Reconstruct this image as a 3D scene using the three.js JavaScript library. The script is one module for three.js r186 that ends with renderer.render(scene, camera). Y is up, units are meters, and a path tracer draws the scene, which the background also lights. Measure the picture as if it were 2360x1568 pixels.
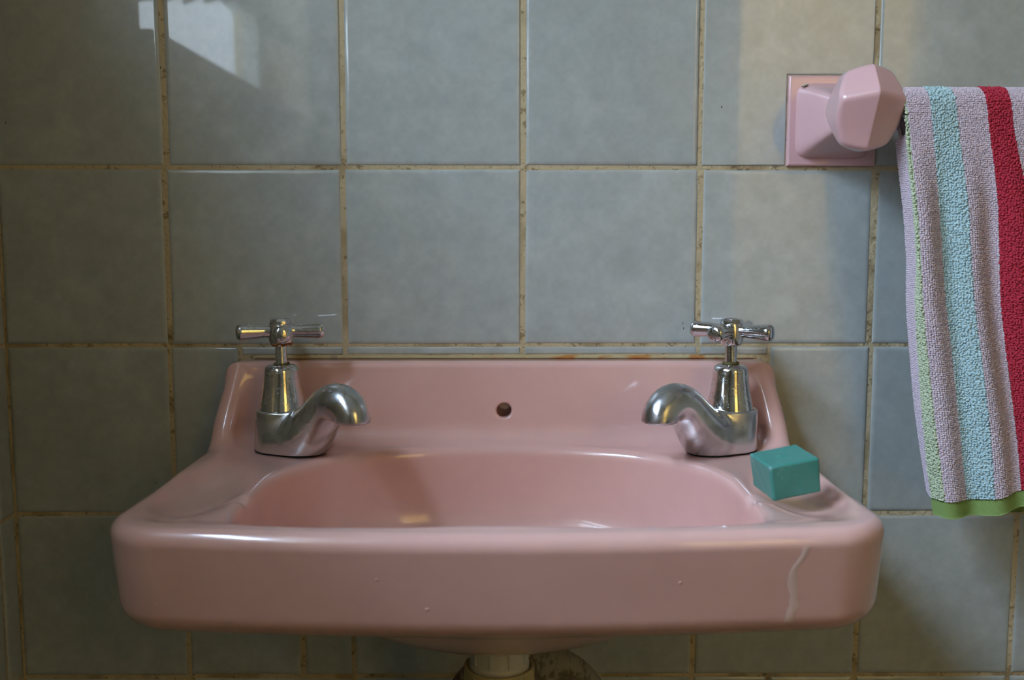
import * as THREE from 'three';
import { RectAreaLightUniformsLib } from 'three/addons/lights/RectAreaLightUniformsLib.js';
import { mergeGeometries } from 'three/addons/utils/BufferGeometryUtils.js';

// ------------------------------------------------------------------ camera, sky, lights, exposure
const renderer = new THREE.WebGLRenderer({ antialias: true });
renderer.toneMapping = THREE.LinearToneMapping;
renderer.toneMappingExposure = 0.66;
renderer.shadowMap.enabled = true;
renderer.shadowMap.type = THREE.PCFSoftShadowMap;
const scene = new THREE.Scene();
scene.background = new THREE.Color().setRGB(9.0, 11.0, 13.0);

const FOCAL = 2200;
const camera = new THREE.PerspectiveCamera((2 * Math.atan(784 / FOCAL) * 180) / Math.PI, 2360 / 1568, 0.02, 20);
camera.position.set(0, 0.987, 0.813);
{
  const p = (6.07 * Math.PI) / 180, w = (0.3 * Math.PI) / 180;
  camera.lookAt(Math.sin(w) * Math.cos(p), 0.987 - Math.sin(p), 0.813 - Math.cos(w) * Math.cos(p));
}
camera.focus = 0.745;
camera.userData.fStop = 6.3;

RectAreaLightUniformsLib.init();
// open sky high outside the window of the left wall
const WIN = { z0: 0.34, z1: 1.3, y0: 1.222, y1: 1.88 };
const daylight = new THREE.RectAreaLight(new THREE.Color().setRGB(0.54, 0.73, 1.0), 60, 1.4, 1.3);
daylight.position.set(-1.02, 2.62, 0.8);
daylight.lookAt(0.05, 1.0, 0.45);
scene.add(daylight);

// ------------------------------------------------------------------ helpers
function rng(seed) {
  let s = seed >>> 0;
  return () => { s = (s + 0x6d2b79f5) >>> 0; let t = s; t = Math.imul(t ^ (t >>> 15), t | 1); t ^= t + Math.imul(t ^ (t >>> 7), t | 61); return ((t ^ (t >>> 14)) >>> 0) / 4294967296; };
}
const clamp = (x, a, b) => Math.min(b, Math.max(a, x));
const lerp = (a, b, t) => a + (b - a) * t;
const sstep = (a, b, x) => { const t = clamp((x - a) / (b - a), 0, 1); return t * t * (3 - 2 * t); };
const smin = (a, b, k) => { const h = Math.max(k - Math.abs(a - b), 0) / k; return Math.min(a, b) - h * h * k * 0.25; };
const smax = (a, b, k) => -smin(-a, -b, k);

// periodic value noise
function noiseGrid(n, seed) {
  const r = rng(seed), g = new Float32Array(n * n);
  for (let i = 0; i < n * n; i++) g[i] = r();
  return (x, y) => {
    const xi = Math.floor(x), yi = Math.floor(y), fx = x - xi, fy = y - yi;
    const u = fx * fx * (3 - 2 * fx), v = fy * fy * (3 - 2 * fy);
    const m = (a) => ((a % n) + n) % n, x0 = m(xi), x1 = m(xi + 1), y0 = m(yi) * n, y1 = m(yi + 1) * n;
    return lerp(lerp(g[y0 + x0], g[y0 + x1], u), lerp(g[y1 + x0], g[y1 + x1], u), v);
  };
}
function fbm(freqs, seed) {
  const ns = freqs.map((f, i) => noiseGrid(f, seed + i * 17));
  return (u, v, falloff = 0.6) => { let a = 1, s = 0, t = 0; ns.forEach((n, i) => { s += a * n(u * freqs[i], v * freqs[i]); t += a; a *= falloff; }); return s / t; };
}
function texture(size, fn, srgb = true) {
  const d = new Uint8Array(size * size * 4);
  for (let y = 0; y < size; y++) for (let x = 0; x < size; x++) {
    const c = fn(x / size, y / size), i = (y * size + x) * 4;
    d[i] = clamp(c[0], 0, 1) * 255; d[i + 1] = clamp(c[1], 0, 1) * 255; d[i + 2] = clamp(c[2], 0, 1) * 255; d[i + 3] = 255;
  }
  const t = new THREE.DataTexture(d, size, size, THREE.RGBAFormat);
  t.wrapS = t.wrapT = THREE.RepeatWrapping; t.magFilter = THREE.LinearFilter; t.minFilter = THREE.LinearMipmapLinearFilter; t.generateMipmaps = true;
  if (srgb) t.colorSpace = THREE.SRGBColorSpace;
  t.needsUpdate = true;
  return t;
}
const used = {};
function numbered(name) { const n = used[name] = (used[name] ?? -1) + 1; return n ? `${name}_${String(n).padStart(3, '0')}` : name; }
function mesh(name, geo, mat, parent) {
  const m = new THREE.Mesh(geo, mat); m.name = parent ? name : numbered(name);
  m.castShadow = m.receiveShadow = true; (parent ?? scene).add(m); return m;
}
function thing(name, label, category, pos = [0, 0, 0], turn = 0, group) {
  const o = new THREE.Group(); o.name = numbered(name); o.position.set(...pos); o.rotation.y = turn;
  o.userData = { label, category }; if (group) o.userData.group = group; scene.add(o); return o;
}
function structure(name, geo, mat, label, category = 'wall') {
  const m = mesh(name, geo, mat); m.userData = { kind: 'structure', label, category }; return m;
}
function box(x0, x1, y0, y1, z0, z1, uvScale = 1) {
  const g = new THREE.BoxGeometry(x1 - x0, y1 - y0, z1 - z0); g.translate((x0 + x1) / 2, (y0 + y1) / 2, (z0 + z1) / 2);
  const p = g.attributes.position, n = g.attributes.normal, uv = g.attributes.uv;
  for (let i = 0; i < p.count; i++) {
    const ax = Math.abs(n.getX(i)), ay = Math.abs(n.getY(i));
    uv.setXY(i, (ax > 0.5 ? p.getZ(i) : p.getX(i)) / uvScale, (ay > 0.5 ? p.getZ(i) : p.getY(i)) / uvScale);
  }
  return g;
}
function lathe(pts, seg = 48) {
  const g = new THREE.LatheGeometry(pts.map(([r, y]) => new THREE.Vector2(Math.max(r, 1e-5), y)), seg); return g;
}
// rounded lathe: profile smoothed by Catmull-Rom
function latheSmooth(pts, n = 40, seg = 56) {
  const c = new THREE.CatmullRomCurve3(pts.map(([r, y]) => new THREE.Vector3(r, y, 0)), false, 'centripetal');
  return lathe(c.getPoints(n).map((p) => [p.x, p.y]), seg);
}

// Surface of an implicit solid (negative inside): naive surface nets, vertices drawn onto the surface, normals from the gradient.
function solid(f, lo, hi, h) {
  const nx = Math.ceil((hi[0] - lo[0]) / h) + 1, ny = Math.ceil((hi[1] - lo[1]) / h) + 1, nz = Math.ceil((hi[2] - lo[2]) / h) + 1;
  const val = new Float32Array(nx * ny * nz), B = 8, reach = B * h * 0.87 * 1.9;
  for (let bz = 0; bz < nz; bz += B) for (let by = 0; by < ny; by += B) for (let bx = 0; bx < nx; bx += B) {
    const c = f(lo[0] + (bx + B / 2) * h, lo[1] + (by + B / 2) * h, lo[2] + (bz + B / 2) * h), skip = Math.abs(c) > reach;
    for (let z = bz; z < Math.min(bz + B, nz); z++) for (let y = by; y < Math.min(by + B, ny); y++) for (let x = bx; x < Math.min(bx + B, nx); x++)
      val[(z * ny + y) * nx + x] = skip ? c : f(lo[0] + x * h, lo[1] + y * h, lo[2] + z * h);
  }
  const id = new Int32Array(nx * ny * nz).fill(-1), pos = [], nor = [], idx = [], e = h * 0.4;
  const corner = [0, 1, nx, nx + 1, nx * ny, nx * ny + 1, nx * ny + nx, nx * ny + nx + 1];
  const edges = [[0, 1], [2, 3], [4, 5], [6, 7], [0, 2], [1, 3], [4, 6], [5, 7], [0, 4], [1, 5], [2, 6], [3, 7]];
  for (let z = 0; z < nz - 1; z++) for (let y = 0; y < ny - 1; y++) for (let x = 0; x < nx - 1; x++) {
    const b = (z * ny + y) * nx + x; let m = 0;
    for (let k = 0; k < 8; k++) if (val[b + corner[k]] < 0) m |= 1 << k;
    if (m === 0 || m === 255) continue;
    let sx = 0, sy = 0, sz = 0, n = 0;
    for (const [p, q] of edges) {
      const vp = val[b + corner[p]], vq = val[b + corner[q]]; if ((vp < 0) === (vq < 0)) continue;
      const t = vp / (vp - vq);
      sx += lerp(p & 1, q & 1, t); sy += lerp((p >> 1) & 1, (q >> 1) & 1, t); sz += lerp(p >> 2, q >> 2, t); n++;
    }
    let X = lo[0] + (x + sx / n) * h, Y = lo[1] + (y + sy / n) * h, Z = lo[2] + (z + sz / n) * h, gx, gy, gz, gl;
    for (let it = 0; it < 3; it++) {
      gx = (f(X + e, Y, Z) - f(X - e, Y, Z)) / (2 * e); gy = (f(X, Y + e, Z) - f(X, Y - e, Z)) / (2 * e); gz = (f(X, Y, Z + e) - f(X, Y, Z - e)) / (2 * e);
      gl = Math.max(gx * gx + gy * gy + gz * gz, 0.05);
      if (it < 2) { const s = clamp(f(X, Y, Z) / gl, -h * 0.6, h * 0.6); X -= s * gx; Y -= s * gy; Z -= s * gz; }
    }
    gl = Math.sqrt(gx * gx + gy * gy + gz * gz) || 1;
    id[b] = pos.length / 3; pos.push(X, Y, Z); nor.push(gx / gl, gy / gl, gz / gl);
  }
  const quad = (a, b, c, d, flip) => { if (a < 0 || b < 0 || c < 0 || d < 0) return; if (flip) idx.push(a, c, b, a, d, c); else idx.push(a, b, c, a, c, d); };
  for (let z = 1; z < nz - 1; z++) for (let y = 1; y < ny - 1; y++) for (let x = 1; x < nx - 1; x++) {
    const b = (z * ny + y) * nx + x, s = val[b] < 0;
    if (s !== val[b + 1] < 0) quad(id[b - nx - nx * ny], id[b - nx * ny], id[b], id[b - nx], !s);
    if (s !== val[b + nx] < 0) quad(id[b - 1 - nx * ny], id[b - nx * ny], id[b], id[b - 1], s);
    if (s !== val[b + nx * ny] < 0) quad(id[b - 1 - nx], id[b - nx], id[b], id[b - 1], !s);
  }
  const g = new THREE.BufferGeometry();
  g.setAttribute('position', new THREE.Float32BufferAttribute(pos, 3));
  g.setAttribute('normal', new THREE.Float32BufferAttribute(nor, 3));
  const uv = new Float32Array((pos.length / 3) * 2);
  for (let i = 0; i < pos.length / 3; i++) { uv[2 * i] = pos[3 * i] + pos[3 * i + 2] * 0.37; uv[2 * i + 1] = pos[3 * i + 1] + pos[3 * i + 2] * 0.93; }
  g.setAttribute('uv', new THREE.BufferAttribute(uv, 2));
  g.setIndex(idx);
  return g;
}

// ------------------------------------------------------------------ materials
const cloudA = fbm([6, 13, 29, 61], 11), cloudB = fbm([9, 23, 47], 53), cloudC = fbm([40, 90, 180], 77), cloudD = fbm([3, 7, 16], 91);
const tileMap = texture(1024, (u, v) => {
  const a = cloudA(u, v, 0.75) - 0.5, b = cloudB(u, v, 0.8) - 0.5, c = cloudC(u, v, 0.9) - 0.5;
  const k = 0.69 + a * 0.07 + c * 0.08;
  const wisp = Math.max(0, cloudB(v * 1 + 0.3, u * 1 + 0.1, 0.9) - 0.62) * 0.16;
  return [k * (0.985 + b * 0.03) + wisp, k * 1.012 + wisp, k * (0.99 - b * 0.03) + wisp];
});
const M = {};
M.tile = [0.97, 1.0, 1.03].map((s) => new THREE.MeshPhysicalMaterial({ name: 'glazed_tile', color: new THREE.Color().setRGB(s, s, s), map: tileMap, roughness: 0.34, clearcoat: 0.85, clearcoatRoughness: 0.035 }));
const groutNoise = fbm([64, 128, 256], 5), groutBig = fbm([10, 24], 15);
const groutMap = texture(1024, (u, v) => {
  const a = groutNoise(u, v, 0.9), b = groutBig(u, v), d = sstep(0.62, 0.76, a) * 0.4 + sstep(0.55, 0.75, b) * 0.25;
  return [0.76 - d * 0.42, 0.69 - d * 0.44, 0.55 - d * 0.42];
});
const groutBump = texture(1024, (u, v) => { const a = groutNoise(u, v, 0.9); return [a, a, a]; }, false);
M.grout = new THREE.MeshStandardMaterial({ name: 'grout', map: groutMap, bumpMap: groutBump, bumpScale: 0.0012, roughness: 0.95 });
const pinkSpots = fbm([30, 70, 150], 61);
const pinkMap = texture(512, (u, v) => { const a = (pinkSpots(u, v, 0.8) - 0.5) * 0.03; return [0.885 + a, 0.7 + a, 0.662 + a]; });
M.pink = new THREE.MeshPhysicalMaterial({ name: 'pink_ceramic', map: pinkMap, roughness: 0.32, clearcoat: 1, clearcoatRoughness: 0.07 });
M.pinkHolder = new THREE.MeshPhysicalMaterial({ name: 'pink_holder_ceramic', color: '#e2b3b4', roughness: 0.3, clearcoat: 1, clearcoatRoughness: 0.06 });
const scratch = fbm([24, 60, 150], 31);
const chromeRough = texture(512, (u, v) => { const a = scratch(u, v, 0.9), k = 0.1 + 0.22 * sstep(0.52, 0.75, a); return [k, k, k]; }, false);
const chromeTint = texture(512, (u, v) => { const a = sstep(0.55, 0.8, scratch(v, u, 0.9)) * 0.16; return [0.84 - a, 0.84 - a, 0.85 - a]; });
M.chrome = new THREE.MeshStandardMaterial({ name: 'worn_chrome', map: chromeTint, metalness: 1, roughness: 1, roughnessMap: chromeRough });
const bodyRough = texture(512, (u, v) => { const a = scratch(u, v, 0.9), k = 0.2 + 0.16 * sstep(0.45, 0.7, a); return [k, k, k]; }, false);
M.chromeBody = new THREE.MeshStandardMaterial({ name: 'satin_worn_chrome', map: chromeTint, metalness: 1, roughness: 1, roughnessMap: bodyRough });
M.chromeDull = new THREE.MeshStandardMaterial({ name: 'dull_chrome', color: '#a9a9ac', metalness: 1, roughness: 0.3 });
M.rubber = new THREE.MeshStandardMaterial({ name: 'black_gasket', color: '#1b1715', roughness: 0.8 });
M.rust = new THREE.MeshStandardMaterial({ name: 'rust_crust', color: '#85511f', roughness: 0.75 });
M.grime = new THREE.MeshStandardMaterial({ name: 'olive_grime', color: '#5b4f22', roughness: 0.6 });
M.cement = new THREE.MeshStandardMaterial({ name: 'overflow_cement', color: '#a99c86', roughness: 0.95 });
M.paint = new THREE.MeshStandardMaterial({ name: 'cream_paint', color: '#b5ae9c', roughness: 0.85 });
M.white = new THREE.MeshStandardMaterial({ name: 'white_paint', color: '#c4c2b8', roughness: 0.6 });
M.yellow = new THREE.MeshStandardMaterial({ name: 'yellow_paint', color: '#e3d39a', roughness: 0.85 });
M.floor = new THREE.MeshStandardMaterial({ name: 'brown_floor', color: '#2b221b', roughness: 0.6 });

// ------------------------------------------------------------------ setting: tiled walls
const XL = -0.428, XR = 1.45, ZF = 1.95, H = 2.4, T = 0.16;
// cushion-edged tile, glazed face at z = 0, lower left corner at 0,0
function tileGeo(w, h, r) {
  const prof = [[0, -0.006, 1, 0], [0, -0.0016, 1, 0.15], [0.0006, -0.0006, 0.72, 0.7], [0.0018, -0.00012, 0.25, 0.97], [0.0042, 0, 0, 1]];
  const pos = [], nor = [], uv = [], idx = [], ou = r() * 3, ov = r() * 3, rot = Math.floor(r() * 4);
  const fit = Math.min(1, Math.min(w, h) / 0.0115); for (const p of prof) p[0] *= fit;
  const ring = prof.length, corners = [[0, 0, 1, 1], [w, 0, -1, 1], [w, h, -1, -1], [0, h, 1, -1]], sides = [[0, -1], [1, 0], [0, 1], [-1, 0]];
  const put = (x, y, z, a, b, c) => { pos.push(x, y, z); const l = Math.hypot(a, b, c); nor.push(a / l, b / l, c / l); const p = rot & 1 ? [y, x] : [x, y]; uv.push((p[0] * (rot & 2 ? -1 : 1)) / 0.55 + ou, p[1] / 0.55 + ov); };
  for (let s = 0; s < 4; s++) {
    const A = corners[s], Bc = corners[(s + 1) % 4], b0 = pos.length / 3;
    for (const [i, z, ns, nz] of prof) for (const q of [A, Bc]) put(q[0] + q[2] * i, q[1] + q[3] * i, z, sides[s][0] * ns, sides[s][1] * ns, nz || 0.0001);
    for (let k = 0; k < ring - 1; k++) { const a = b0 + 2 * k; idx.push(a, a + 1, a + 3, a, a + 3, a + 2); }
  }
  const b0 = pos.length / 3, i = prof[ring - 1][0];
  for (const q of corners) put(q[0] + q[2] * i, q[1] + q[3] * i, 0, 0, 0, 1);
  idx.push(b0, b0 + 1, b0 + 2, b0, b0 + 2, b0 + 3);
  const g = new THREE.BufferGeometry();
  g.setAttribute('position', new THREE.Float32BufferAttribute(pos, 3)); g.setAttribute('normal', new THREE.Float32BufferAttribute(nor, 3));
  g.setAttribute('uv', new THREE.Float32BufferAttribute(uv, 2)); g.setIndex(idx);
  return g;
}
const tr = rng(2024);
function addTile(parent, x0, x1, y0, y1, place, jx = 0.0038, jy = 0.0026) {
  const w = x1 - x0 - jx, h = y1 - y0 - jy; if (w < 0.004 || h < 0.003) return;
  const m = mesh('tile', tileGeo(w, h, tr), M.tile[Math.floor(tr() * 3)], parent);
  place(m, x0 + jx / 2 + (tr() - 0.5) * 0.0006, y0 + jy / 2 + (tr() - 0.5) * 0.0005);
  m.rotateX((tr() - 0.5) * 0.008); m.rotateY((tr() - 0.5) * 0.008);
  return m;
}
const wallBack = structure('wall_back', box(XL - T, XR + T, 0, H, -T, -0.0009, 0.35), M.grout, 'wall of square grey-green glazed tiles with tan grout behind the pink basin');
const onBack = (m, x, y) => m.position.set(x, y, (tr() - 0.5) * 0.0003);
const rows = [0, 0.15, 0.3, 0.45, 0.6, 0.748, 0.8958, 1.0465, 1.1885, 1.339, 1.489, 1.64];
const cols = {
  4: [-0.4297, -0.2805, -0.1355, 0.0135, 0.164, 0.2325, 0.309, 0.447],
  5: [-0.4297, -0.282, -0.181, -0.136, 0.0134, 0.1646, 0.3094, 0.4476],
  6: [-0.4297, -0.2888, -0.2287, -0.1388, 0.0132, 0.1643, 0.2249, 0.3132, 0.4485],
  7: [-0.4297, -0.288, -0.1383, 0.0133, 0.1635, 0.3107, 0.452],
  8: [-0.4297, -0.2855, -0.137, 0.0136, 0.162, 0.3078, 0.452],
};
for (let r = 1; r < rows.length; r++) {
  const xs = [...(cols[r] ?? [-0.4297, -0.285, -0.137, 0.0135, 0.163, 0.309, 0.45])];
  while (xs[xs.length - 1] < XR - 0.01) xs.push(Math.min(XR, xs[xs.length - 1] + 0.1495));
  for (let c = 0; c < xs.length - 1; c++) {
    let y0 = rows[r - 1];
    if (r === 6 && xs[c] > -0.23 && xs[c + 1] < 0.226) y0 = 0.8868;            // strips cut above the basin
    if (r === 8 && Math.abs(xs[c] - 0.162) < 1e-6) {                            // tile notched around the towel holder
      const s = new THREE.Shape(), X0 = 0.164, X1 = 0.3058, Y0 = 1.048, Y1 = 1.1872, nx = 0.234, ny = 1.1228;
      s.moveTo(X0, Y0); s.lineTo(nx, Y0); s.lineTo(nx, ny); s.lineTo(X1, ny); s.lineTo(X1, Y1); s.lineTo(X0, Y1); s.closePath();
      const g = new THREE.ExtrudeGeometry(s, { depth: 0.0046, bevelEnabled: true, bevelThickness: 0.0012, bevelSize: 0.0012, bevelOffset: -0.0012, bevelSegments: 3 });
      g.translate(0, 0, -0.0058);
      const uv = g.attributes.uv; for (let i = 0; i < uv.count; i++) uv.setXY(i, uv.getX(i) / 0.55 + 0.4, uv.getY(i) / 0.55 + 0.2);
      mesh('tile', g, M.tile[1], wallBack); continue;
    }
    const narrow = r === 6 && (xs[c] === -0.2888 || xs[c] === 0.2249 || xs[c + 1] === 0.2249);
    addTile(wallBack, xs[c], xs[c + 1], y0, rows[r], onBack, narrow ? 0.003 : 0.0038);
  }
}
{
  const sg = new THREE.SphereGeometry(0.0007, 8, 6), sm = new THREE.MeshStandardMaterial({ name: 'dark_speck', color: '#4a3d30', roughness: 0.9 });
  for (const [x, y, s] of [[0.1795, 1.0965, 1], [-0.2872, 1.128, 0.9], [-0.418, 1.083, 0.8], [0.1505, 0.915, 0.8], [0.1512, 0.9105, 0.9], [-0.305, 0.776, 0.8]]) { const p = mesh('speck', sg, sm, wallBack); p.position.set(x, y, 0); p.scale.set(0.7 * s, 1.5 * s, 0.5); }
}
// left wall with the window opening
const wallLeft = structure('wall_left', mergeGeometries([
  box(XL - T, XL - 0.0014, 0, WIN.y0, -0.0014, ZF, 0.35), box(XL - T, XL - 0.0014, WIN.y1, H, -0.0014, ZF, 0.35),
  box(XL - T, XL - 0.0014, WIN.y0, WIN.y1, -0.0014, WIN.z0, 0.35), box(XL - T, XL - 0.0014, WIN.y0, WIN.y1, WIN.z1, ZF, 0.35)]), M.grout, 'side wall of grey-green tiles meeting the basin wall in a corner');
for (let r = 1; r < rows.length; r++) {
  const zs = [-0.001, 0.026]; while (zs[zs.length - 1] < ZF - 0.01) zs.push(Math.min(ZF, zs[zs.length - 1] + 0.15));
  for (let c = 0; c < zs.length - 1; c++) {
    let z0 = zs[c], z1 = zs[c + 1], y0 = rows[r - 1], y1 = rows[r];
    if (z1 > WIN.z0 && z0 < WIN.z1 && y1 > WIN.y0) {
      if (y0 < WIN.y0 - 0.02) y1 = WIN.y0; else if (z0 < WIN.z0 - 0.02) z1 = WIN.z0; else if (z1 > WIN.z1 + 0.02) z0 = WIN.z1; else continue;
    }
    addTile(wallLeft, z0, z1, y0, y1, (m, a, b) => { m.position.set(XL + (tr() - 0.5) * 0.0003, b, a + (z1 - z0 - 0.0038)); m.rotation.y = Math.PI / 2; });
  }
}
// the rest of the small room, with a doorway into a yellow hall
const DOOR = { x0: 0.66, x1: 1.2, y1: 2.03 };
structure('floor', box(XL - T, XR + T, -0.1, 0, -T, 3.5), M.floor, 'brown bathroom floor', 'floor');
structure('ceiling', box(XL - T, XR + T, H, H + 0.1, -T, 3.5), M.white, 'white ceiling', 'ceiling');
structure('wall_right', box(XR, XR + T, 0, H, 0, ZF), M.paint, 'plain cream painted side wall');
structure('wall_front', mergeGeometries([box(XL - T, DOOR.x0, 0, H, ZF, ZF + 0.12), box(DOOR.x1, XR + T, 0, H, ZF, ZF + 0.12), box(DOOR.x0, DOOR.x1, DOOR.y1, H, ZF, ZF + 0.12)]), M.paint, 'cream wall with the doorway opposite the basin');
structure('wall_hall', mergeGeometries([box(0.3, XR + T, 0, H, 3.2, 3.3), box(0.2, 0.3, 0, H, ZF + 0.12, 3.3), box(XR + 0.04, XR + T, 0, H, ZF + 0.12, 3.2)]), M.yellow, 'yellow walls of the hall beyond the doorway');
{
  const lamp = thing('ceiling_lamp', 'round glass ceiling lamp in the yellow hall', 'lamp', [1.0, H, 2.24]);
  mesh('lamp_base', latheSmooth([[0.001, 0], [0.06, 0], [0.06, -0.02], [0.04, -0.03]], 16, 24), M.white, lamp);
  const globe = mesh('globe', new THREE.SphereGeometry(0.075, 24, 16), new THREE.MeshStandardMaterial({ name: 'lamp_glass', color: '#fff0d0', emissive: new THREE.Color().setRGB(1, 0.82, 0.5), emissiveIntensity: 6, roughness: 0.5 }), lamp);
  globe.position.y = -0.1;
  const light = new THREE.PointLight(new THREE.Color().setRGB(1, 0.9, 0.68), 9); light.position.set(0, -0.1, 0); light.castShadow = true; light.shadow.radius = 3; lamp.add(light);
}
{
  const w = new THREE.Group(); w.name = 'window_1'; w.userData = { kind: 'structure', label: 'white framed window in the tiled side wall', category: 'window' }; scene.add(w);
  const x0 = XL - 0.135, x1 = XL - 0.1, f = 0.03;
  const parts = [[1.44, 1.46, WIN.z0 + f, WIN.z1 - f], [WIN.y0, WIN.y0 + f, WIN.z0, WIN.z1], [WIN.y1 - f, WIN.y1, WIN.z0, WIN.z1], [WIN.y0 + f, WIN.y1 - f, WIN.z0, WIN.z0 + f], [WIN.y0 + f, WIN.y1 - f, WIN.z1 - f, WIN.z1]];
  for (const [a, b, c, d] of parts) mesh('window_frame', box(x0, x1, a, b, c, d), M.white, w);
  mesh('window_sill', box(XL - 0.1, XL + 0.012, WIN.y0 - 0.012, WIN.y0 + 0.008, WIN.z0, WIN.z1), M.white, w);
  mesh('glass_pane', box(XL - 0.12, XL - 0.117, 1.46, WIN.y1 - f, WIN.z0 + f, WIN.z1 - f), new THREE.MeshPhysicalMaterial({ name: 'window_glass', color: '#ffffff', transmission: 1, roughness: 0, thickness: 0 }), w);
}
{
  // half-height cloth curtain on a rod across the window, its lower corner lifted aside
  const rod = thing('curtain_rod', 'thin chrome rod across the window', 'rod', [XL - 0.03, 1.405, 0]);
  const rg = new THREE.CylinderGeometry(0.004, 0.004, WIN.z1 - WIN.z0, 12); rg.rotateX(Math.PI / 2); rg.translate(0, 0, (WIN.z0 + WIN.z1) / 2);
  mesh('rod', rg, M.chromeDull, rod);
  const cur = thing('cafe_curtain', 'grey cloth half curtain hanging on the window rod', 'curtain', [XL - 0.03, 0, 0]);
  const nu = 90, nv = 30, pos = [], idx = [];
  for (const s of [1, -1]) for (let j = 0; j <= nv; j++) for (let i = 0; i <= nu; i++) {
    const u = i / nu, v = j / nv, z = lerp(WIN.z0 + 0.004, WIN.z1 - 0.004, u), bottom = 1.262 + 0.24 * (z - 0.36) + 0.004 * Math.sin(z * 60);
    pos.push(0.006 * Math.sin(u * 62) * (0.4 + 0.6 * v) + s * 0.0012, lerp(1.41, Math.min(bottom, 1.375), v), z);
  }
  const N = (nu + 1) * (nv + 1);
  for (let k = 0; k < 2; k++) for (let j = 0; j < nv; j++) for (let i = 0; i < nu; i++) { const a = k * N + j * (nu + 1) + i, b = a + 1, c = a + nu + 1, d = c + 1; k ? idx.push(a, c, b, b, c, d) : idx.push(a, b, c, b, d, c); }
  const g = new THREE.BufferGeometry(); g.setAttribute('position', new THREE.Float32BufferAttribute(pos, 3)); g.setIndex(idx); g.computeVertexNormals();
  mesh('cloth', g, new THREE.MeshStandardMaterial({ name: 'grey_cloth', color: '#8f9a94', roughness: 0.95 }), cur);
}
// stained sealant line over the basin's upstand
{
  const n1 = fbm([16, 40, 90], 301), map = texture(512, (u, v) => {
    const a = n1(u, v, 0.8), r = sstep(0.45, 0.62, n1(u + 0.31, v, 0.8)), k = sstep(0.66, 0.74, a);
    const w = 0.2 + 0.8 * sstep(0.1, 0.2, Math.abs(u - 0.5) < 0.5 ? u - 0.4 : 0), q = r * w; const c = [lerp(0.72, 0.7, q), lerp(0.65, 0.47, q), lerp(0.5, 0.24, q)]; return c.map((x) => x * (1 - 0.7 * k * w));
  });
  const pos = [], uv = [], idx = [], r = rng(8), n = 220, m = 6;
  for (let i = 0; i <= n; i++) for (let j = 0; j <= m; j++) {
    const x = lerp(-0.2275, 0.2235, i / n), a = (j / m) * Math.PI, k = 0.8 + 0.35 * n1(i / n, 0.3), drop = sstep(0.214, 0.2235, Math.abs(x + 0.002)) * 0.012;
    pos.push(x, 0.8856 - drop + Math.cos(a) * 0.0019 * k + drop * (j / m - 1) * 0.2, -0.0012 + Math.sin(a) * 0.0026 * k); uv.push((x + 0.2275) / 0.452, j / m * 0.02 + 0.3);
  }
  for (let i = 0; i < n; i++) for (let j = 0; j < m; j++) { const a = i * (m + 1) + j, b = a + m + 1; idx.push(a, a + 1, b, b, a + 1, b + 1); }
  const g = new THREE.BufferGeometry(); g.setAttribute('position', new THREE.Float32BufferAttribute(pos, 3)); g.setAttribute('uv', new THREE.Float32BufferAttribute(uv, 2)); g.setIndex(idx); g.computeVertexNormals();
  const s = mesh('sealant', g, new THREE.MeshStandardMaterial({ name: 'stained_sealant', map, roughness: 0.8, side: THREE.DoubleSide }), wallBack);
  s.userData.label = 'rust-stained tan sealant line';
}

// ------------------------------------------------------------------ pink washbasin
const BX = -0.0055, BY = 0.82;
function bowlShape(X, Y, Z, a, bBack, bFront, D, m, zc, nFront) {
  const z = Z - zc, n = z < 0 ? 2.3 : lerp(nFront, 2.3, clamp(-Y / 0.06, 0, 1)), b = z < 0 ? bBack : bFront * (1 - 0.38 * sstep(0, 0.075, -Y));
  const r = Math.pow(Math.pow(Math.abs(X) / a, n) + Math.pow(Math.abs(z) / b, n), 1 / n);
  if (Y >= 0) return r - 1;
  const deep = Math.max(0, (-Y - 0.067) / 0.038);
  return Math.pow(Math.pow(r * (1 + 1.3 * Math.pow(deep, 1.5)), m) + Math.pow(-Y / D, m), 1 / m) - 1;
}
function bowlDist(X, Y, Z, ...s) {
  const v = bowlShape(X, Y, Z, ...s); if (v > 1) return v * 0.05;
  const e = 5e-4, gx = bowlShape(X + e, Y, Z, ...s) - v, gy = bowlShape(X, Y + e, Z, ...s) - v, gz = bowlShape(X, Y, Z + e, ...s) - v;
  const g = Math.sqrt(gx * gx + gy * gy + gz * gz) / e; return v / Math.max(g, 5);
}
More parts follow.
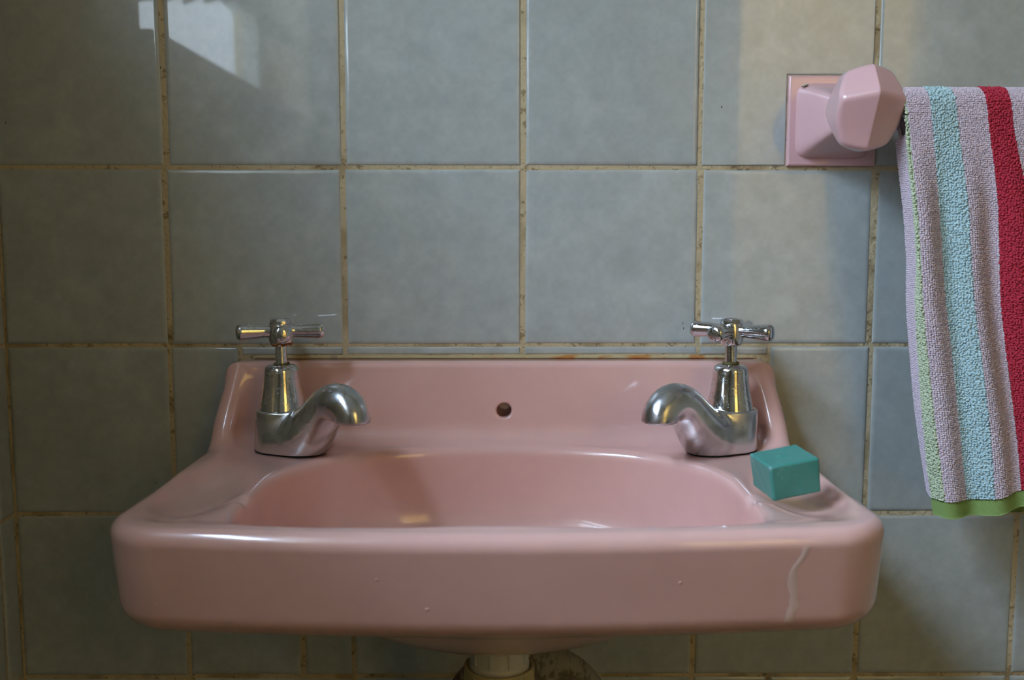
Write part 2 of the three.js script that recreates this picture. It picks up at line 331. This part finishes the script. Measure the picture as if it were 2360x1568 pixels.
function basin(X, Y, Z) {
  const ax = Math.abs(X);
  // apron slab with bowed front
  const tz = Z + 0.3 * X * X - Math.min(0, Y) * 0.16, tx = ax - Math.min(0, Y) * 0.015;
  const qx = tx - (0.2372 - 0.038), qz = Math.abs(tz - 0.1) - (0.1925 - 0.038);
  const d2 = Math.hypot(Math.max(qx, 0), Math.max(qz, 0)) + Math.min(Math.max(qx, qz), 0) - 0.038;
  const r = Y > -0.034 ? 0.0105 : 0.015, wy = Math.abs(Y + 0.034) - 0.034;
  const w0 = d2 + r, w1 = wy + r;
  let d = Math.min(Math.max(w0, w1), 0) + Math.hypot(Math.max(w0, 0), Math.max(w1, 0)) - r;
  // upstand with wings that sweep down into the side rims
  const hw = 0.2368 - 0.007 * sstep(0.01, 0.06, Y), s = clamp((Z - 0.022) / 0.05, 0, 1), top = 0.0642 * (1 - s) * (1 - s) - 0.004 * s;
  const slope = 2 * 0.0642 * (1 - s) / 0.05 * (s > 0 ? 1 : 0);
  let u = smax(ax - hw, (Y - top) / Math.sqrt(1 + slope * slope), 0.012);
  u = smax(u, -Y - 0.03, 0.002); u = smax(u, Z - 0.09, 0.002);
  d = smin(d, u, 0.004);
  // underside of the bowl
  const bowl = bowlDist(X, Y, Z, 0.1655, 0.128, 0.0955, 0.09, 5, 0.17, 7);
  d = smin(d, (Math.hypot(X / 0.155, (Y + 0.03) / 0.0862, (Z - 0.155) / 0.118) - 1) * 0.085, 0.012);
  d = smin(d, Math.max(bowl - 0.0075, Y + 0.03), 0.01);
  // shallow sunken deck inside the rims
  const zi = 0.0185 - 0.11 * clamp(Y, 0, 0.07) + 0.006, inner = smax(smax(ax - 0.2185 - 0.03 * clamp(Y, 0, 0.07), zi - Z, 0.03), tz - 0.272, 0.02);
  const recess = smax(inner, -0.0032 - Y, 0.018);
  d = smax(d, -recess, 0.006);
  // soap dishes
  const e = Math.hypot((ax - 0.2015) / 0.0275, (Y - 0.0) / 0.0128, (Z - 0.176) / 0.062);
  d = smax(d, -((e - 1) * 0.0128), 0.006);
  // drain notch between dish and bowl
  const t = clamp((ax - 0.15) / 0.04, 0, 1);
  d = smax(d, -(Math.hypot(ax - (0.15 + 0.04 * t), Y - 0.0008, Z - (0.196 - 0.006 * t)) - 0.0068), 0.006);
  // bowl
  d = smax(d, -bowl, 0.009);
  // overflow hole
  d = smax(d, -smax(Math.hypot(X - 0.003, Y - 0.0232) - 0.0061, 0.0035 - Z, 0.001), 0.0022);
  d = Math.max(d, -Math.max(Math.abs(X - 0.003) - 0.0075, Math.abs(Z - 0.0085) - 0.005, Math.abs(Y + 0.012) - 0.038));
  // waste outlet
  d = Math.max(d, -Math.max(Math.hypot(X, Z - 0.17) - 0.0135, Y + 0.078));
  return Math.max(d, -Z + 0.0006);
}
const sink = thing('washbasin', 'pink ceramic wall-hung washbasin with upstand and deep rounded apron', 'washbasin', [BX, BY, 0]);
mesh('basin', solid(basin, [-0.245, -0.13, -0.004], [0.245, 0.072, 0.302], 0.002), M.pink, sink);
{
  const o = mesh('overflow_lining', new THREE.SphereGeometry(0.0085, 20, 14), M.cement, sink); o.position.set(0.003, 0.0283, 0.0095); o.scale.set(0.9, 0.75, 0.75); o.userData.label = 'grey cement seen inside the overflow hole';
  const ring = mesh('drain_ring', latheSmooth([[0.013, -0.004], [0.014, 0.001], [0.019, 0.0022], [0.0225, 0.0012], [0.023, -0.002]], 20, 40), M.chrome, sink); ring.position.set(0, -0.0885, 0.17);
}
// little pimples in the glaze and the drip stain on the apron, laid on the surface
function onApron(X, Y) { let Z = 0.31; for (let i = 0; i < 60; i++) Z -= basin(X, Y, Z) * 0.8; return Z; }
for (const [X, Y, s] of [[-0.0687, -0.026, 1], [-0.0405, -0.0445, 1.2], [0.1045, -0.029, 1.1], [-0.2, -0.0455, 1], [-0.048, -0.0105, 0.6]]) {
  const p = mesh('glaze_pimple', new THREE.SphereGeometry(0.0011 * s, 12, 8), M.pink, sink); p.position.set(X, Y, onApron(X, Y) - 0.0002); p.scale.set(1, 0.9, 0.5);
}
{
  const st = [[0.178, -0.0085, 0.0022], [0.1765, -0.014, 0.002], [0.1735, -0.019, 0.0022], [0.1705, -0.024, 0.002], [0.1708, -0.029, 0.0027], [0.1714, -0.035, 0.0028], [0.1726, -0.041, 0.0022], [0.1728, -0.047, 0.003], [0.1712, -0.052, 0.0024], [0.17, -0.057, 0.0032]];
  const cv = new THREE.CatmullRomCurve3(st.map((p) => new THREE.Vector3(...p))), pts = cv.getPoints(60), n1 = noiseGrid(64, 5), pos = [], idx = [];
  pts.forEach((p, i) => { for (let j = 0; j <= 6; j++) { const k = (j / 6) * 2 - 1, X = p.x + k * p.z * (0.8 + 0.5 * n1(i * 0.4, k > 0 ? 3.5 : 9.5)); pos.push(X, p.y, onApron(X, p.y) + 0.00004 + 0.00022 * (1 - k * k)); } });
  for (let i = 0; i < pts.length - 1; i++) for (let j = 0; j < 6; j++) { const a = i * 7 + j, b = a + 7; idx.push(a, b, a + 1, b, b + 1, a + 1); }
  const g = new THREE.BufferGeometry(); g.setAttribute('position', new THREE.Float32BufferAttribute(pos, 3)); g.setIndex(idx); g.computeVertexNormals();
  const s = mesh('drip_stain', g, new THREE.MeshStandardMaterial({ name: 'soap_residue', color: new THREE.Color().setRGB(0.74, 0.52, 0.46), roughness: 0.4, side: THREE.DoubleSide }), sink); s.userData.label = 'pale wavy streak of dried soap';
}

// ------------------------------------------------------------------ taps
function seg(px, py, pz, a, b) { // tapered capsule in the spout plane: points [s, y, r]
  const dx = b[0] - a[0], dy = b[1] - a[1], t = clamp(((px - a[0]) * dx + (py - a[1]) * dy) / (dx * dx + dy * dy), 0, 1);
  return Math.hypot(px - a[0] - dx * t, py - a[1] - dy * t, pz) - lerp(a[2], b[2], t);
}
const spoutPts = [[0.006, 0.006, 0.0215], [0.024, 0.011, 0.0205], [0.042, 0.0275, 0.0165], [0.0535, 0.0405, 0.0137], [0.064, 0.0448, 0.0128], [0.0735, 0.0425, 0.0126], [0.08, 0.0355, 0.0124], [0.082, 0.026, 0.0122]];
const spout = new THREE.CatmullRomCurve3(spoutPts.map((p) => new THREE.Vector3(...p))).getPoints(22).map((p) => [p.x, p.y, p.z]);
function tapBody(x, y, z) {
  const rr = Math.hypot(x, z);
  let d = smax(rr - (0.0229 - 0.02 * y), y - 0.0328, 0.0025);
  let c2 = 1; for (let i = 0; i < spout.length - 1; i++) c2 = smin(c2, seg(x, y, z, spout[i], spout[i + 1]), 0.003);
  d = smin(d, c2, 0.007);
  // keep the round seat of the bell clear
  d = smax(d, -smax(rr - 0.0192, 0.0322 - y, 0.001), 0.0015);
  d = smax(d, -y, 0.0012);
  // flat mouth of the spout, hollowed
  d = smax(d, Math.min(0.03 - y, (x - 0.0672 + (0.03 - y) * 0.68 + 22 * z * z) / 1.21), 0.0022);
  return smax(d, -smax(Math.hypot(x - 0.082, z) - 0.007, y - 0.0325, 0.0005), 0.001);
}
const bodyGeo = solid(tapBody, [-0.027, -0.002, -0.027], [0.099, 0.062, 0.027], 0.0008);
const bellGeo = latheSmooth([[0.0191, 0.0318], [0.0188, 0.0335], [0.0173, 0.041], [0.0156, 0.049], [0.0146, 0.0565], [0.0141, 0.062], [0.0134, 0.066], [0.0112, 0.0685], [0.0075, 0.0693], [0.004, 0.0694]], 60);
const stemGeo = lathe([[0.0048, 0.068], [0.0048, 0.088]], 32);
const hubGeo = latheSmooth([[0.0046, 0.0845], [0.0078, 0.0848], [0.0092, 0.0875], [0.0099, 0.092], [0.0099, 0.097], [0.0094, 0.1], [0.0089, 0.1022]], 40);
const capGeo = (() => { const g = new THREE.LatheGeometry([[0.0089, 0.1015], [0.009, 0.1045], [0.008, 0.106], [0.0064, 0.1062], [0.006, 0.1058], [0.0001, 0.1058]].map((p) => new THREE.Vector2(...p)), 8).toNonIndexed(); g.computeVertexNormals(); return g; })();
const armGeo = (() => { const g = lathe([[0.0056, 0], [0.0056, 0.008], [0.0052, 0.0105], [0.0053, 0.013], [0.0063, 0.025], [0.0068, 0.03], [0.0069, 0.031], [0.0067, 0.0318], [0.0064, 0.032], [0.0063, 0.033], [0.0051, 0.0342], [0.003, 0.0348], [0.0001, 0.035]], 36); g.rotateX(Math.PI / 2); return g; })();
const gasketGeo = (() => {
  const s = new THREE.Shape(), a = Math.acos((0.0228 - 0.018) / 0.0235), p = [];
  for (let i = 0; i <= 24; i++) { const t = lerp(a, 2 * Math.PI - a, i / 24); p.push([0.0228 * Math.cos(t), 0.0228 * Math.sin(t)]); }
  for (let i = 0; i <= 24; i++) { const t = lerp(-a, a, i / 24); p.push([0.0235 + 0.018 * Math.cos(t), 0.018 * Math.sin(t)]); }
  p.forEach((q, i) => (i ? s.lineTo(...q) : s.moveTo(...q))); s.closePath();
  const g = new THREE.ExtrudeGeometry(s, { depth: 0.0012, bevelEnabled: false }); g.rotateX(Math.PI / 2); g.translate(0, 0.001, 0); return g;
})();
function crust(r, thick, amp, seed, from = 0, to = Math.PI * 2) { // lumpy ring of dirt
  const n = noiseGrid(32, seed), g = new THREE.TorusGeometry(r, thick, 8, 48, to - from); g.rotateX(Math.PI / 2); g.rotateY(-from);
  const p = g.attributes.position; for (let i = 0; i < p.count; i++) { const a = Math.atan2(p.getZ(i), p.getX(i)); p.setY(i, p.getY(i) + (n(a * 5 + 20, 3.3) - 0.5) * amp); } g.computeVertexNormals(); return g;
}
function tap(pos, turn, armTurn, label, rusty) {
  const t = thing('basin_tap', label, 'tap', pos, 0, undefined);
  const body = mesh('spout_body', bodyGeo, M.chromeBody, t); body.rotation.y = turn; body.position.y = 0.0008;
  const gk = mesh('gasket', gasketGeo, M.rubber, t); gk.rotation.y = turn; gk.userData.label = 'thin black gasket under the tap';
  mesh('bell_cover', bellGeo, M.chrome, t); mesh('stem', stemGeo, M.chrome, t);
  const handle = mesh('cross_handle', hubGeo, M.chrome, t); handle.rotation.y = armTurn;
  for (let i = 0; i < 4; i++) { const a = mesh('handle_arm', armGeo, M.chrome, handle); a.position.y = 0.0962; a.rotation.y = (i * Math.PI) / 2; }
  const cap = mesh('index_cap', capGeo, M.chrome, handle); cap.rotation.y = Math.PI / 8;
  const gr = mesh('grime_ring', crust(0.0056, rusty ? 0.0008 : 0.0013, 0.0012, 4), M.grime, t); gr.position.y = 0.0698; gr.userData.label = 'olive grime around the stem';
  if (rusty) { const ru = mesh('rust_patch', crust(0.0078, 0.0016, 0.002, 9, -0.4, 2.2), M.rust, t); ru.position.y = 0.0862; ru.userData.label = 'orange-brown rust under the handle'; }
  return t;
}
const R = Math.PI / 180;
tap([-0.1815, 0.817, 0.05], -37 * R, 15 * R, 'chrome basin tap whose straight cross handle is rusty underneath, farther from the soap', true);
tap([0.1805, 0.817, 0.05], -143 * R, -36 * R, 'chrome basin tap with twisted cross handle beside the green soap', false);

// ------------------------------------------------------------------ soap
{
  const w = 0.0335, h = 0.0235, d = 0.033;
  const n1 = fbm([5, 11, 23], 401);
  const soapF = (x, y, z) => {
    const s = 1 + 0.03 * (y / h), qx = Math.abs(x / s) - w / 2 + 0.0016, qy = Math.abs(y) - h / 2 + 0.0016, qz = Math.abs(z / s) - d / 2 + 0.0016;
    let v = Math.hypot(Math.max(qx, 0), Math.max(qy, 0), Math.max(qz, 0)) + Math.min(Math.max(qx, qy, qz), 0) - 0.0016;
    v += 0.0007 * (n1((x + 0.02) * 14, (y + z + 0.05) * 12) - 0.5);
    v += 0.0006 * (n1((z + 0.07) * 11, (y - x + 0.05) * 10) - 0.5);
    return smin(v, Math.hypot((x + 0.001) / 1.5, (y - h / 2 + 0.0004) / 0.5, z / 1.1) - 0.0022, 0.0015);
  };
  const g = solid(soapF, [-0.021, -0.015, -0.021], [0.021, 0.0165, 0.021], 0.00065);
  const map = texture(512, (u, v) => { const a = sstep(0.52, 0.7, n1(u, v, 0.8)); return [lerp(0.22, 0.42, a), lerp(0.53, 0.6, a), lerp(0.49, 0.59, a)]; });
  map.repeat.set(14, 14);
  const s = thing('soap_bar', 'small green block of soap tilted in the dish of the pink basin', 'soap', [0.1835, 0.8335, 0.1965]);
  const m = mesh('soap_block', g, new THREE.MeshPhysicalMaterial({ name: 'green_soap', map, roughness: 0.45, clearcoat: 0.3, clearcoatRoughness: 0.3 }), s);
  m.rotation.set(4.9 * R, 8.3 * R, 8.4 * R, 'ZXY');
}

// ------------------------------------------------------------------ towel holder, rail and towel
function holder(x, label, flip) {
  const t = thing('towel_holder', label, 'towel holder', [x, 1.0847, 0], 0, undefined);
  const plate = new THREE.Shape(), a = 0.0372, b = 0.0373;
  plate.moveTo(-a, -b); plate.lineTo(a, -b); plate.lineTo(a, b); plate.lineTo(-a, b); plate.closePath();
  const pg = new THREE.ExtrudeGeometry(plate, { depth: 0.0055, bevelEnabled: true, bevelThickness: 0.0022, bevelSize: 0.0022, bevelOffset: -0.0022, bevelSegments: 4 }); pg.translate(0, 0, -0.005);
  mesh('back_plate', pg, M.pinkHolder, t);
  const sx = flip ? -1 : 1;
  const f = (x0, y, z) => {
    const X = x0 * sx;
    // flared neck, rounded square in section
    const k = sstep(0.0, 0.058, z), rad = lerp(0.0312, 0.0132, Math.pow(k, 0.75)), n = 7;
    const q = Math.pow(Math.pow(Math.abs(X), n) + Math.pow(Math.abs(y), n), 1 / n) - rad;
    let d = smax(q * 0.9, z - 0.07, 0.002);
    // faceted knob: square sides, four-sided pyramids front and back
    const Z = z - 0.078, g1 = 0.42 * Math.abs(X) + 0.47 * Math.abs(y), gu = 0.43 * Math.abs(X) + 0.5 * y + 0.75 * Z - 0.0252, gl = 0.31 * Math.abs(X) - 0.475 * y + 0.83 * Z - 0.0186;
    let kn = smax(0.34 * Math.abs(X) + 0.94 * Math.abs(y) - 0.0313, 0.92 * Math.abs(X) + 0.386 * Math.abs(y) - 0.0268, 0.003); kn = smax(kn, smax(Math.abs(X) - 0.0252, Math.abs(y) - 0.0318, 0.002), 0.003);
    kn = smax(kn, smax(gu, gl, 0.0035), 0.0035); kn = smax(kn, g1 - 0.775 * Z - 0.0262, 0.0035);
    d = smin(d, kn, 0.006);
    return smax(d, 0.0015 - z, 0.001);
  };
  mesh('knob_post', solid(f, [-0.036, -0.038, -0.002], [0.036, 0.038, 0.118], 0.0011), M.pinkHolder, t);
  if (!flip) { const c = mesh('glaze_chip', new THREE.SphereGeometry(1, 14, 8), new THREE.MeshStandardMaterial({ name: 'bare_clay', color: '#b3b59c', roughness: 0.9 }), t); c.position.set(-0.0262, 0.0279, 0.0095); c.scale.set(0.0034, 0.0008, 0.0022); c.rotation.z = 0.3; c.userData.label = 'pale chip in the pink glaze'; }
  return t;
}
holder(0.2718, 'pink ceramic towel holder with faceted knob set among the tiles');
holder(0.95, 'pink ceramic towel holder carrying the far end of the towel rail', true);
{
  const rail = thing('towel_rail', 'slim chrome towel rail running into the faceted pink knob', 'towel rail', [0, 1.0847, 0.08]);
  const g = new THREE.CylinderGeometry(0.0075, 0.0075, 0.665, 24); g.rotateZ(Math.PI / 2); g.translate(0.61, 0, 0); mesh('bar', g, M.chromeDull, rail);
}
{
  const t = thing('hand_towel', 'terry hand towel in pale pink with aqua, red and pale green stripes on the rail', 'towel', [0, 0, 0]);
  // stripes across the width from the folded side edge: border, pale green, then the front
  const C = { mauve: [0.66, 0.54, 0.6], green: [0.55, 0.6, 0.41], aqua: [0.47, 0.62, 0.635], red: [0.5, 0.03, 0.06] };
  const stripes = [[-0.036, -0.014, 'mauve'], [-0.014, 0, 'green'], [0, 0.0185, 'mauve'], [0.0185, 0.0388, 'aqua'], [0.0388, 0.0635, 'mauve'], [0.0635, 0.083, 'red'], [0.083, 0.115, 'mauve'], [0.115, 0.13, 'green'], [0.13, 0.155, 'mauve'], [0.155, 0.175, 'aqua'], [0.175, 0.21, 'mauve']];
  const stripeAt = (u) => stripes.find((s) => u < s[1]) ?? stripes[stripes.length - 1];
  const U0 = -0.036, U1 = 0.21, YB = 1.0847, ZB = 0.08, RB = 0.0135;
  const ang = (y, p) => { for (let i = 0; i < p.length - 1; i++) if (y >= p[i + 1][0]) return lerp(p[i][1], p[i + 1][1], clamp((p[i][0] - y) / (p[i][0] - p[i + 1][0]), 0, 1)); return p[p.length - 1][1]; };
  const PG = [[1.09, 112], [0.97, 107], [0.92, 92], [0.853, 80], [0.77, 71]], PB = [[1.09, 90], [0.97, 93], [0.853, 99], [0.77, 108]];
  const XF = [[1.1, 0.294], [1.05, 0.301], [1.0096, 0.3061], [0.938, 0.3136], [0.838, 0.3308], [0.787, 0.3398], [0.76, 0.344]];
  const wave = (u, y) => { const k = sstep(1.075, 0.99, y); return 0.0042 * k * Math.cos((u - 0.003) / 0.0365 * 2 * Math.PI - (1.05 - y) * 1.2) * (1 - 0.35 * sstep(0.06, 0.09, u)) + 0.002 * k * Math.sin(u * 70 + y * 21); };
  const frontBottom = (u) => 0.7705 + 0.003 * sstep(0.01, 0.05, u) + 0.009 * sstep(0.03, 0.085, u);
  // point on the towel: v = 0 at the front hem, 1 at the rail's top, 2 at the back hem
  function at(u, v) {
    const over = Math.PI / 2 * RB;
    if (v <= 1) {
      const yb = frontBottom(Math.max(u, 0)), len = YB - yb + over, s = v * len; let y, z, a = 0;
      if (s < YB - yb) { y = yb + s; z = ZB + RB; } else { a = (s - (YB - yb)) / RB; y = YB + RB * Math.sin(a); z = ZB + RB * Math.cos(a); }
      const xf = ang(y, XF), uu = Math.max(u, 0), sq = 1 - 0.04 * sstep(0.85, 0.77, y) - 0.075 * sstep(1.0, 1.08, y);
      let X = xf + uu * sq, Z = z + wave(uu, y) - (1.08 - Math.min(1.08, y)) * 0.012;
      if (u < 0) { // the side edge folds back behind the front
        const pg = ang(y, PG) * R, pb = ang(y, PB) * R, kTop = sstep(1.082, 1.06, y), g = Math.min(-u, 0.014), b = Math.max(-u - 0.014, 0);
        const soft = 1 - Math.exp(-g / 0.002);
        X += -g * Math.cos(lerp(1.2, pg, soft)) - b * Math.cos(pb); Z += (-g * Math.sin(pg) * soft - b * Math.sin(pb)) * kTop; X += (1 - kTop) * b * 0.9; y -= (1 - kTop) * (g + b) * 0.25;
      }
      return [X, y, Z];
    }
    const yb = 0.768, len = YB - yb + over, s = (v - 1) * len; let y, z;
    if (s < over) { const a = Math.PI / 2 + s / RB; y = YB + RB * Math.sin(a); z = ZB + RB * Math.cos(a); } else { y = YB - (s - over); z = ZB - RB; }
    const k = sstep(1.08, 1.03, y);
    return [0.2985 + Math.max(0, 1.0985 - y) * 0.11 + Math.max(u, -0.001 * u) * 0.96 + 0.012 * k, y, z - 0.004 * k + 0.003 * k * Math.sin(u * 110 + 1)];
  }
  function normalAt(u, v) {
    const e = 6e-4, a = at(u + e, v), b = at(u - e, v), c = at(u, Math.min(v + e * 2, 2)), d = at(u, Math.max(v - e * 2, 0));
    const n = new THREE.Vector3(a[0] - b[0], a[1] - b[1], a[2] - b[2]).cross(new THREE.Vector3(c[0] - d[0], c[1] - d[1], c[2] - d[2])); return n.normalize();
  }
  function sheet(u0, u1, v0, v1, nu, nv, thick) {
    const pos = [], uv = [], idx = [], W = nu + 1, N = W * (nv + 1);
    for (const s of [1, -1]) for (let j = 0; j <= nv; j++) for (let i = 0; i <= nu; i++) { const u = lerp(u0, u1, i / nu), v = lerp(v0, v1, j / nv), p = at(u, v), n = normalAt(u, v); pos.push(p[0] + s * n.x * thick, p[1] + s * n.y * thick, p[2] + s * n.z * thick); uv.push(u, v * 0.34); }
    for (let k = 0; k < 2; k++) for (let j = 0; j < nv; j++) for (let i = 0; i < nu; i++) { const a = k * N + j * W + i, b = a + 1, c = a + W, d = c + 1; k ? idx.push(a, c, b, b, c, d) : idx.push(a, b, c, b, d, c); }
    const wall = (a, b) => idx.push(a, a + N, b, b, a + N, b + N);
    for (let i = 0; i < nu; i++) { wall(i + 1, i); wall(nv * W + i, nv * W + i + 1); }
    for (let j = 0; j < nv; j++) { wall(j * W, (j + 1) * W); wall((j + 1) * W + nu, j * W + nu); }
    const g = new THREE.BufferGeometry(); g.setAttribute('position', new THREE.Float32BufferAttribute(pos, 3)); g.setAttribute('uv', new THREE.Float32BufferAttribute(uv, 2)); g.setIndex(idx); g.computeVertexNormals(); return g;
  }
  const cloth = {}; for (const k in C) cloth[k] = new THREE.MeshStandardMaterial({ name: 'terry_' + k, color: new THREE.Color().setRGB(...C[k]), roughness: 1 });
  const HF = 0.0395, HB = 2 - 0.0395;
  for (const [a, b, k] of stripes) { const s = mesh('stripe', sheet(a, b, HF, HB, Math.ceil((b - a) / 0.0024), 220, 0.0014), cloth[k], t); s.userData.label = { mauve: 'pale pink stripe', green: 'pale green stripe', aqua: 'aqua stripe', red: 'red stripe' }[k]; }
  const weave = texture(256, (u, v) => { const d = 0.5 + 0.3 * Math.sin((u * 20 + v * 12) * 2 * Math.PI) + 0.2 * Math.sin(v * 40 * 2 * Math.PI); return [d, d, d]; }, false); weave.repeat.set(50, 50);
  const hemMat = new THREE.MeshStandardMaterial({ name: 'green_hem', color: new THREE.Color().setRGB(0.31, 0.45, 0.13), roughness: 0.9, bumpMap: weave, bumpScale: 0.0004 });
  for (const [v0, v1] of [[0, HF], [HB, 2]]) { const h = mesh('hem_band', sheet(-0.016, U1, v0, v1, 110, 10, 0.0011), hemMat, t); h.userData.label = 'lime green woven hem'; }
  // terry loops
  const r = rng(77), items = [];
  const len = 0.34;
  for (const [v0, v1, dens] of [[HF, 1, 1], [1, 1.12, 1], [1.12, HB, 0.45]]) {
    for (const [a, b, k] of stripes) {
      const soft = k === 'mauve', p = (soft ? 0.0015 : 0.0018) / Math.sqrt(dens), nu = Math.round((b - a) / p), nv = Math.round(((v1 - v0) * len) / p);
      for (let j = 0; j < nv; j++) for (let i = 0; i < nu; i++) {
        const jit = soft ? 0.45 : 0.7, u = a + (i + 0.5 + (r() - 0.5) * jit) * (b - a) / nu, v = v0 + (j + 0.5 + (r() - 0.5) * jit) * (v1 - v0) / nv;
        items.push([u, v, k, p * (0.9 + r() * 0.3), soft ? 0.8 + 0.3 * r() : 0.9 + 0.7 * r(), r()]);
      }
    }
  }
  const pile = new THREE.InstancedMesh(new THREE.SphereGeometry(0.5, 7, 5), new THREE.MeshStandardMaterial({ name: 'terry_pile', color: '#ffffff', roughness: 1 }), items.length);
  pile.name = 'terry_pile'; pile.userData.kind = 'stuff'; pile.castShadow = pile.receiveShadow = true;
  const m4 = new THREE.Matrix4(), q = new THREE.Quaternion(), up = new THREE.Vector3(0, 0, 1), tw = new THREE.Quaternion(), col = new THREE.Color();
  items.forEach(([u, v, k, s, hgt, e], i) => {
    const p = at(u, v), n = normalAt(u, v); q.setFromUnitVectors(up, n); tw.setFromAxisAngle(up, (e - 0.5) * (k === 'mauve' ? 0.7 : 3.1)); q.multiply(tw);
    const o = 0.0012 + 0.0003 * hgt; m4.compose(new THREE.Vector3(p[0] + n.x * o, p[1] + n.y * o, p[2] + n.z * o), q, k === 'mauve' ? new THREE.Vector3(s * 1.25, s * 1.12, 0.0017 * hgt) : new THREE.Vector3(s * 0.95, s * 1.4, 0.0017 * hgt)); pile.setMatrixAt(i, m4);
    const c = C[k], g = 0.94 + 0.12 * e; pile.setColorAt(i, col.setRGB(c[0] * g, c[1] * g, c[2] * g));
  });
  t.add(pile);
}

// ------------------------------------------------------------------ waste pipe and wall cover below the basin
{
  const plasticW = new THREE.MeshStandardMaterial({ name: 'white_plastic', color: '#c9c4b4', roughness: 0.45 }), plasticC = new THREE.MeshStandardMaterial({ name: 'cream_plastic', color: '#b5a673', roughness: 0.5 });
  const t = thing('waste_pipe', 'white and cream plastic waste fitting under the pink basin', 'pipe', [-0.0055, 0.704, 0.17]);
  mesh('tail_piece', latheSmooth([[0.0195, 0.012], [0.0207, 0.004], [0.0207, -0.006], [0.0205, -0.011], [0.0212, -0.0125], [0.021, -0.03]], 30), plasticW, t);
  for (let i = 0; i < 10; i++) { const a = (i / 10) * Math.PI * 2 + 0.35, g = new THREE.BoxGeometry(0.0016, 0.013, 0.0016); const rb = mesh('grip_rib', g, plasticW, t); rb.position.set(0.0207 * Math.sin(a), -0.003, 0.0207 * Math.cos(a)); rb.rotation.y = a; }
  const nut = mesh('slip_nut', lathe([[0.0216, -0.0165], [0.0222, -0.0145], [0.0238, -0.0135], [0.0246, -0.015], [0.0249, -0.04], [0.024, -0.043], [0.0205, -0.043]], 48), plasticC, t); nut.userData.label = 'cream ribbed nut';
  for (let i = 0; i < 12; i++) { const a = (i / 12) * Math.PI * 2 + 0.26, rb = mesh('nut_rib', new THREE.BoxGeometry(0.0014, 0.024, 0.0018), plasticC, nut); rb.position.set(0.0243 * Math.sin(a), -0.028, 0.0243 * Math.cos(a)); rb.rotation.y = a; }
  const curve = new THREE.CatmullRomCurve3([[0, -0.038, 0], [0, -0.1, 0], [0, -0.19, 0], [0.004, -0.235, -0.02], [0.01, -0.235, -0.052], [0.014, -0.19, -0.066], [0.018, -0.155, -0.085], [0.022, -0.149, -0.12], [0.0232, -0.149, -0.172]].map((p) => new THREE.Vector3(...p)));
  mesh('trap_bend', new THREE.TubeGeometry(curve, 70, 0.0175, 20), plasticW, t);
  const st = fbm([7, 16, 40, 90], 501), map = texture(512, (u, v) => { const a = sstep(0.42, 0.66, st(u, v, 0.85)); return [lerp(0.62, 0.42, a), lerp(0.59, 0.385, a), lerp(0.52, 0.32, a)]; });
  const c = thing('pipe_cover', 'round stained plaster cover on the wall behind the waste pipe', 'pipe cover', [0.0177, 0.555, 0]);
  const g = latheSmooth([[0.078, 0], [0.0775, 0.008], [0.073, 0.017], [0.06, 0.026], [0.04, 0.0315], [0.019, 0.033], [0.0178, 0.033]], 40, 64); g.rotateX(Math.PI / 2);
  const p = g.attributes.position, uv = g.attributes.uv; for (let i = 0; i < p.count; i++) uv.setXY(i, p.getX(i) * 6, p.getY(i) * 6);
  mesh('dome', g, new THREE.MeshStandardMaterial({ name: 'stained_plaster', map, roughness: 0.95 }), c);
}

renderer.render(scene, camera);
